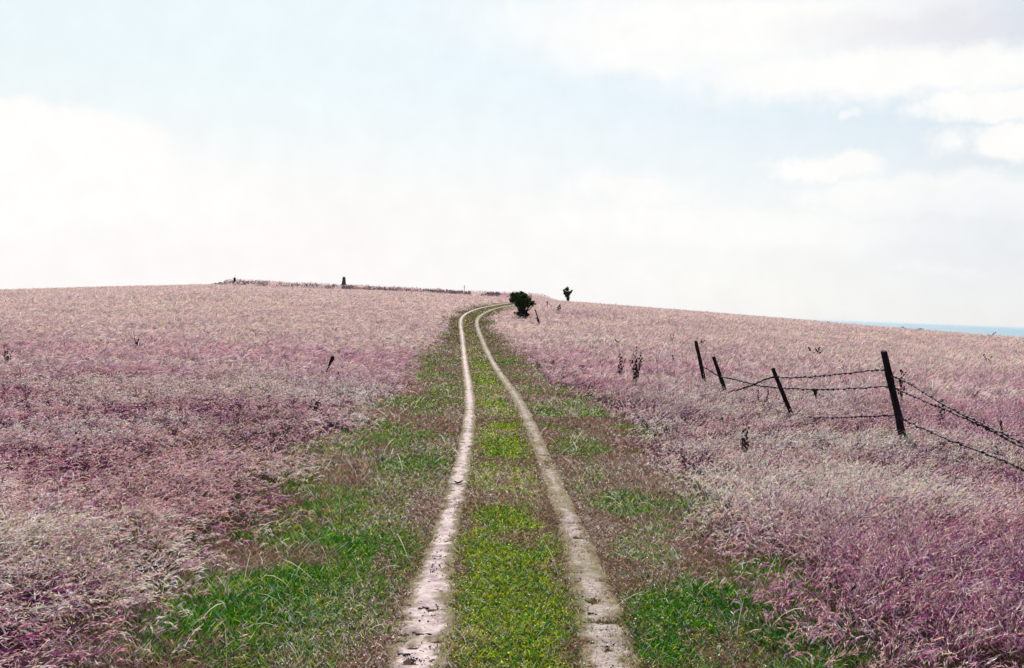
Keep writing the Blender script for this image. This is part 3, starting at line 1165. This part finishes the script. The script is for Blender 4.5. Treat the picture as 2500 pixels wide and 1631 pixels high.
leafy('bush', 'dark thorn bush with a spreading crown at the bend of the track', 'bush', 1276, 774, .2,
      [(1252, 720, 6), (1262, 719, 6), (1273, 718, 7), (1281, 722, 7), (1250, 733, 7), (1260, 730, 8), (1270, 728, 9),
       (1282, 733, 8), (1292, 732, 6), (1298, 741, 6), (1302, 738, 3.5), (1275, 742, 9), (1264, 741, 8), (1287, 744, 7),
       (1272, 752, 7), (1277, 753, 7), (1274, 760, 6), (1269, 767, 5.5), (1280, 768, 6), (1288, 769, 5.5), (1264, 765, 3.5),
       (1257, 764, 2.5), (1274, 770, 5), (1307, 742, 1.8)], 230, .055, 3, .07)
leafy('shrub', 'small dark upright shrub alone on the skyline right of the bush', 'shrub', 1387, 731, .1,
      [(1384, 706, 5), (1377, 709, 2.8), (1380, 715, 4.8), (1388, 716, 5), (1393, 713, 3.2), (1397, 709, 1.6), (1385, 722, 4.8),
       (1387, 728, 4), (1387, 732, 3.5), (1379, 717, 2.5)], 520, .085, 4, .05, 160.0)


# ------------------------------------------------------------------ weeds standing out of the grass
WN = [0]
HEADS = []
for _i in range(5):
    _m = MB()
    _m.lump((0, 0, 0), 1.0, 1.35, .38, random.Random(_i), 7, 5)
    _me = bpy.data.meshes.new('seed_head')
    _me.from_pydata([tuple(p_) for p_ in _m.v], [], _m.f)
    _me.materials.append(M_SEED)
    HEADS.append(_me)


def weed(name, label, cat, bx_, by_, stalks, dz=.25, dark=True, depth=None, group='dark seeding weeds standing in the dry grass'):
    """stalks: (sideways px, top y px, number of seed heads, head radius px)"""
    WN[0] += 1
    rn = random.Random(100 + WN[0])
    if depth:
        p0 = at_depth(bx_, by_, depth)
        b = Vector((p0.x, depth, land(p0.x, depth)))
    else:
        b = stand(bx_, by_, dz)
    kk = b.y / FPX
    root = empty(name, b)
    tag(root, label, cat, group)
    for (dx, ty, nh, rp) in stalks:
        topv = at_depth(bx_ + dx, ty, b.y) - b + Vector((0, rn.uniform(-.12, .12), 0))
        h = topv.z
        mid = Vector((topv.x * .35 + rn.uniform(-.02, .02), topv.y * .4, h * .5))
        P = [Vector((0, 0, -.05)), mid, topv]
        sr = max(.0035, .55 * kk)
        mb = MB()
        mb.tube(P, [sr, sr * .9, sr * .5], 5, True, 0, rn)
        heads = []
        for i in range(nh):
            t_ = 1 - .62 * (i / max(1, nh)) ** .9 if nh > 1 else 1
            q_ = P[1].lerp(P[2], (t_ - .5) * 2) if t_ > .5 else P[0].lerp(P[1], t_ * 2)
            o_ = Vector((rn.uniform(-1, 1), rn.uniform(-1, 1), rn.uniform(.0, .8))) * rp * kk * (1.7 if i else .2)
            if i and o_.length > sr * 3:
                mb.tube([q_ - Vector((0, 0, .02)), q_ + o_], [sr * .5, sr * .35], 4, True)
            heads.append((q_ + o_, rp * kk * rn.uniform(.5, .9)))
        s_ = mb.build('stalk', M_STALK, root)
        for q_, r_ in heads:
            ho = bpy.data.objects.new('seed_head', rn.choice(HEADS))
            COL.objects.link(ho)
            ho.parent = s_
            ho.location = q_
            ho.scale = (r_, r_, r_)
            ho.rotation_euler = (rn.uniform(-.5, .5), rn.uniform(-.5, .5), rn.uniform(0, 6))
    return root


G_ = 'dark seeding weeds standing in the dry grass'
weed('weed', 'tall thin dark seed spike left of its leafier twin, between the track and the fence', 'weed', 1514, 925,
     [(0, 866, 12, 2.6), (6, 874, 6, 2.2), (11, 876, 5, 2.0)], .2)
weed('weed', 'tallest greenish clump of seed spikes between the track and the fence', 'weed', 1550, 938,
     [(2, 848, 10, 2.2), (-3, 866, 9, 2.4), (14, 863, 10, 2.4), (-12, 880, 8, 2.2), (17, 876, 7, 2.2), (5, 882, 12, 3.2)], .2)
weed('weed', 'low dark weed tuft just right of the green leafy clump', 'weed', 1603, 912, [(2, 897, 5, 3.0), (-6, 904, 3, 2.2)], .12)
weed('weed', 'single dark weed head a short way left of the leftmost fence post', 'weed', 1642, 884, [(1, 869, 4, 2.8), (-12, 884, 4, 2.2), (20, 888, 4, 2.4)], .12)
weed('weed', 'weed with three small heads peeping from behind the top of the leftmost fence post', 'weed', 1716, 850,
     [(-3, 834, 3, 2.2), (4, 833, 4, 2.4), (11, 836, 2, 1.8)], .1)
weed('weed', 'faint small weed on the far slope above the leftmost fence post', 'weed', 1641, 840, [(-3, 819, 3, 1.8), (4, 818, 3, 1.8)], .1)
weed('weed', 'pale stalky weed low on the slope right of the leaning thin post', 'weed', 1364, 766, [(0, 748, 4, 2.2), (3, 745, 3, 1.8)], .05)
weed('weed', 'faint single stalk between the dark bush and the pale stalky weed', 'weed', 1337, 755, [(0, 737, 4, 1.5)], .05)
weed('weed', 'greyish feathery weed on the slope left of the tall seed spikes', 'weed', 1503, 848, [(0, 830, 4, 2.0), (5, 834, 3, 1.8)], .1)
weed('weed', 'small two stalked weed farther left on the slope beyond the seed spikes', 'weed', 1444, 858, [(-4, 846, 3, 1.8), (4, 845, 3, 1.8)], .1)
weed('weed', 'row of small dark weed heads on the slope between the two largest posts', 'weed', 1992, 872,
     [(-16, 850, 3, 2.4), (-1, 852, 3, 2.2), (10, 848, 5, 2.4), (17, 857, 3, 2.2)], .1)
weed('weed', 'weed with two small dark heads on the slope near the right edge', 'weed', 2411, 890, [(-9, 867, 3, 2.4), (10, 871, 4, 2.4)], .1)
weed('weed', 'dark bristly seed cluster behind the tallest fence post, touching its top wire', 'weed', 2199, 985,
     [(-4, 905, 8, 3.4), (4, 908, 7, 3.2), (12, 910, 3, 2.6), (-2, 925, 6, 3.0)], .2)
weed('weed', 'spiky dark weed tangled in the barbed wire right of the tallest post', 'weed', 2297, 1030,
     [(1, 977, 7, 3.6), (-5, 990, 3, 2.4), (4, 1000, 4, 2.4)], .2)
weed('weed', 'dark pointed weed under the wires near the right edge', 'weed', 2451, 1060, [(0, 1033, 5, 3.0), (8, 1046, 3, 2.6)], .2)
weed('weed', 'slender dark stalk left of the short leaning fence post', 'weed', 1853, 990, [(1, 955, 6, 2.0)], .15)
weed('weed', 'slender dark stalk hanging about under the wires close to the short leaning post', 'weed', 1871, 990, [(1, 950, 7, 2.0), (5, 960, 3, 1.6)], .15)
weed('weed', 'tall withered dark weed in the foreground grass below the fence, thick at its tip', 'weed', 1815, 1112,
     [(-1, 1021, 4, 3.2), (12, 1036, 8, 3.0), (6, 1052, 9, 3.4), (-6, 1072, 6, 2.6), (10, 1085, 7, 3.6)], .1)
weed('weed', 'dark flowering weed with several round heads left of the track below the knobbed stake', 'weed', 771, 1000,
     [(-3, 967, 3, 2.4), (9, 967, 3, 2.0), (-11, 981, 2, 2.4), (-11, 990, 1, 2.6), (1, 983, 8, 3.8), (9, 984, 5, 3.0)], .15)
weed('weed', 'dark ragged weed at the left edge of the picture', 'weed', 14, 885, [(-4, 845, 5, 2.6), (4, 852, 5, 2.4), (12, 856, 5, 2.2), (0, 866, 7, 3.0)], .15)
weed('weed', 'grey green grassy weed in the middle of the left field', 'weed', 333, 852, [(-2, 820, 4, 1.8), (3, 830, 6, 2.4), (8, 836, 4, 2.2)], .1)
weed('weed', 'faint low weed on the left field between the grassy weed and the knobbed stake', 'weed', 561, 872, [(0, 849, 4, 1.8), (4, 856, 3, 1.8)], .1)
weed('weed', 'dark stem with a drooping head in the left foreground grass', 'weed', 196, 1095, [(0, 1055, 6, 2.8), (3, 1072, 5, 3.0)], .15)
weed('weed', 'small faint weed below and right of the knobbed stake', 'weed', 825, 930, [(0, 910, 5, 2.0)], .1)
weed('weed', 'darkest clump on the skyline before the sea near the right edge', 'weed', 2418, 836, [(-3, 820, 6, 2.6), (3, 823, 6, 2.6), (12, 812, 4, 1.8)], None, depth=88.0)
weed('weed', 'flat clump on the skyline before the middle of the sea', 'weed', 2246, 812, [(-5, 804, 4, 1.8), (2, 803, 5, 1.8), (8, 805, 4, 1.8)], None, depth=130.0)
weed('weed', 'tiny upright weed on the skyline left of the flat clump before the sea', 'weed', 2205, 808, [(0, 799, 4, 1.5)], None, depth=140.0)
weed('weed', 'small tuft on the skyline where the sea first shows', 'weed', 2023, 792, [(-2, 787, 4, 2.2), (3, 790, 4, 2.2)], None, depth=140.0)
weed('weed', 'tiny dry stalk on the skyline bank left of the bush', 'weed', 1134, 706, [(0, 697, 3, 1.2)], None, depth=167.0)

# wisp of dry stuff caught on the middle wire
D12 = .55 * D2 + .45 * D1
c0 = at_depth(1990, 952, D12)
wp = empty('dry_wisp', c0)
tag(wp, 'wisp of dry plant caught on the middle wire between the two largest posts', 'plant')
mb = MB()
for i in range(6):
    mb.tube([(rnd.uniform(-.05, .05), rnd.uniform(-.02, .02), rnd.uniform(-.01, .03)), (rnd.uniform(-.03, .03), 0, -.04),
             (rnd.uniform(-.02, .03), 0, -.12 + rnd.uniform(-.03, .03))], [.010, .012, .005], 5, True, .4, rnd)
mb.lump((0, 0, .0), .035, .7, .4, rnd)
mb.build('stems', M_SEED, wp)

# ------------------------------------------------------------------ clods lying on the chalk, and dark lumps for hoof-hole shade
CL = [  # place, half width, half depth px, label
    (1138, 940, 5, 3, 'farthest small dark clod on the left wheel rut, level with the fence'),
    (1137, 1092, 8, 6, 'largest round dark clod on the left wheel rut, half way down the track'),
    (1067, 1361, 9, 3, 'flat dark clod on the left wheel rut, above the group of three'),
    (1053, 1423, 8, 4, 'rough clod on the left rut, leftmost of a group of three'),
    (1064, 1441, 6, 4, 'rough clod on the left rut, lowest of a group of three'),
    (1084, 1445, 9, 3, 'rough clod on the left rut, rightmost of a group of three'),
    (1034, 1487, 9, 5, 'rounded dark clod at the left side of the left rut, below the group of three'),
    (1081, 1503, 12, 3, 'thin dark clod at the grassy inner side of the left rut near the bottom'),
    (1029, 1548, 22, 7, 'broad dark lump for a hoof-hole shadow across the left rut, second from the bottom'),  # this and the next are added lumps imitating shade in hoof holes
    (1032, 1615, 30, 9, 'biggest dark lump for hoof-hole shadows across the left rut at the bottom of the picture'),
    (990, 1598, 18, 5, 'dark clod on the turf edge just left of the biggest dark lump'),
    (1403, 1296, 14, 3, 'flat dark clod on the right wheel rut'),
    (1447, 1500, 9, 4, 'small dark clod on the right wheel rut near the bottom'),
    (1101, 1298, 8, 3, 'small flat clod on the left rut, above the flat dark one'),
]
for (px, py, hw, hd, lab) in CL:
    b = stand(px, py, .012)
    b.z += .012
    kk = b.y / FPX
    slope = EYE / b.y
    rn = random.Random(px * 7 + py)
    mb = MB()
    m_ = max(3, int(hw / 3))
    for i in range(m_):
        t_ = (i / (m_ - 1) - .5) * 1.7 if m_ > 1 else 0
        r = hw * kk * (1.9 / m_) * rn.uniform(.6, 1.0)
        mb.lump((t_ * hw * kk, rn.uniform(-.5, .5) * hd * kk / slope * .7, r * .15), r, .42, .45, rn, 8, 5)
    o = mb.build('clod', M_CLOD)
    o.location = b
    tag(o, lab, 'clod', 'dark clods lying along the wheel ruts')
# forked twig on the left rut
b = stand(1118, 1183, .01)
b.z += .015
kk = b.y / FPX
mb = MB()
mb.tube([(-10 * kk, .05, .02), (-5 * kk, .02, .018), (0, -.02, .015)], [.006, .009, .010], 6, True, .3, rnd)
mb.tube([(0, -.02, .015), (5 * kk, .0, .02), (11 * kk, .06, .03)], [.010, .010, .006], 6, True, .3, rnd)
o = mb.build('twig', M_BARK)
o.location = b
tag(o, 'dark forked twig shaped like a V on the left wheel rut', 'twig')

# small crumbs everywhere on the ruts
mb = MB()
rn = random.Random(77)
for side_i, (line, u) in enumerate(RUTS):
    for _ in range(300 if side_i == 0 else 140):
        yy = rn.uniform(2.8, 5.5) * rn.uniform(1, 3.5)
        i = int(np.argmin(np.abs(line[:, 1] - yy)))
        x_ = line[i, 0] + rn.gauss(0, .05)
        r = rn.uniform(.003, .008)
        mb.lump((x_, yy, land(x_, yy) + .012 + r * .2), r, .6, .4, rn, 5, 3)
o = mb.build('crumbs', M_CLOD)
tag(o, 'small dark crumbs of earth strewn on the chalk wheel ruts', 'crumbs', kind='stuff')

# ------------------------------------------------------------------ dark scrub along the bank
nr = np.random.default_rng(21)
n = 11000
x = nr.uniform(-50, 3, n)
y = BANK_Y + .03 * x - nr.uniform(.9, 3.6, n)
dens = smooth(fbm(x / 1.6, y / 3, 131, 3), .30, .60) * (.35 + .65 * smooth(fbm(x / 9, y / 20, 133, 2), .40, .60))
k = nr.random(n) < dens
x, y = x[k], y[k]
n = len(x)
L = nr.uniform(.12, .42, n)
cg_ = np.array([.27, .21, .23])[None] * (.5 + nr.random((n, 1))) * np.where(nr.random((n, 1)) < .3, np.array([[.8, 1.4, .7]]), np.array([[1.1, .9, 1.1]]))
rng = nr
v, qd, c = ribbons(x, y, height(x, y) - .02, L, nr.random(n) * 6.28, nr.random(n) * .8, nr.random(n), .07 + .06 * nr.random(n),
                   [1, 1.2, .3], 2, cg_ * .6, cg_)
o = link('scrub', np_mesh('scrub', v, qd, c), M_LEAF)
tag(o, 'dark scrubby growth along the near face of the low bank on the skyline', 'scrub', kind='stuff')

# ------------------------------------------------------------------ sea air
m, t, out = new_mat('sea_haze')
vol = t.node('ShaderNodeVolumePrincipled')
vol.inputs['Color'].default_value = (.42, .52, .62, 1)
vol.inputs['Density'].default_value = 1.6e-5
vol.inputs['Anisotropy'].default_value = .3
t.l.new(vol.outputs[0], out.inputs['Volume'])
H = 95000.0
z0, z1 = -80.0, 9.5
vs = [(sx_ * H, sy_ * H, z) for z in (z0, z1) for sx_, sy_ in ((-1, -1), (1, -1), (1, 1), (-1, 1))]
fs = [(3, 2, 1, 0), (4, 5, 6, 7), (0, 1, 5, 4), (1, 2, 6, 5), (2, 3, 7, 6), (3, 0, 4, 7)]
me = bpy.data.meshes.new('haze')
me.from_pydata(vs, [], fs)
hz = link('haze', me, m)
tag(hz, 'thin pale sea haze over the land and the water', 'haze', kind='stuff')
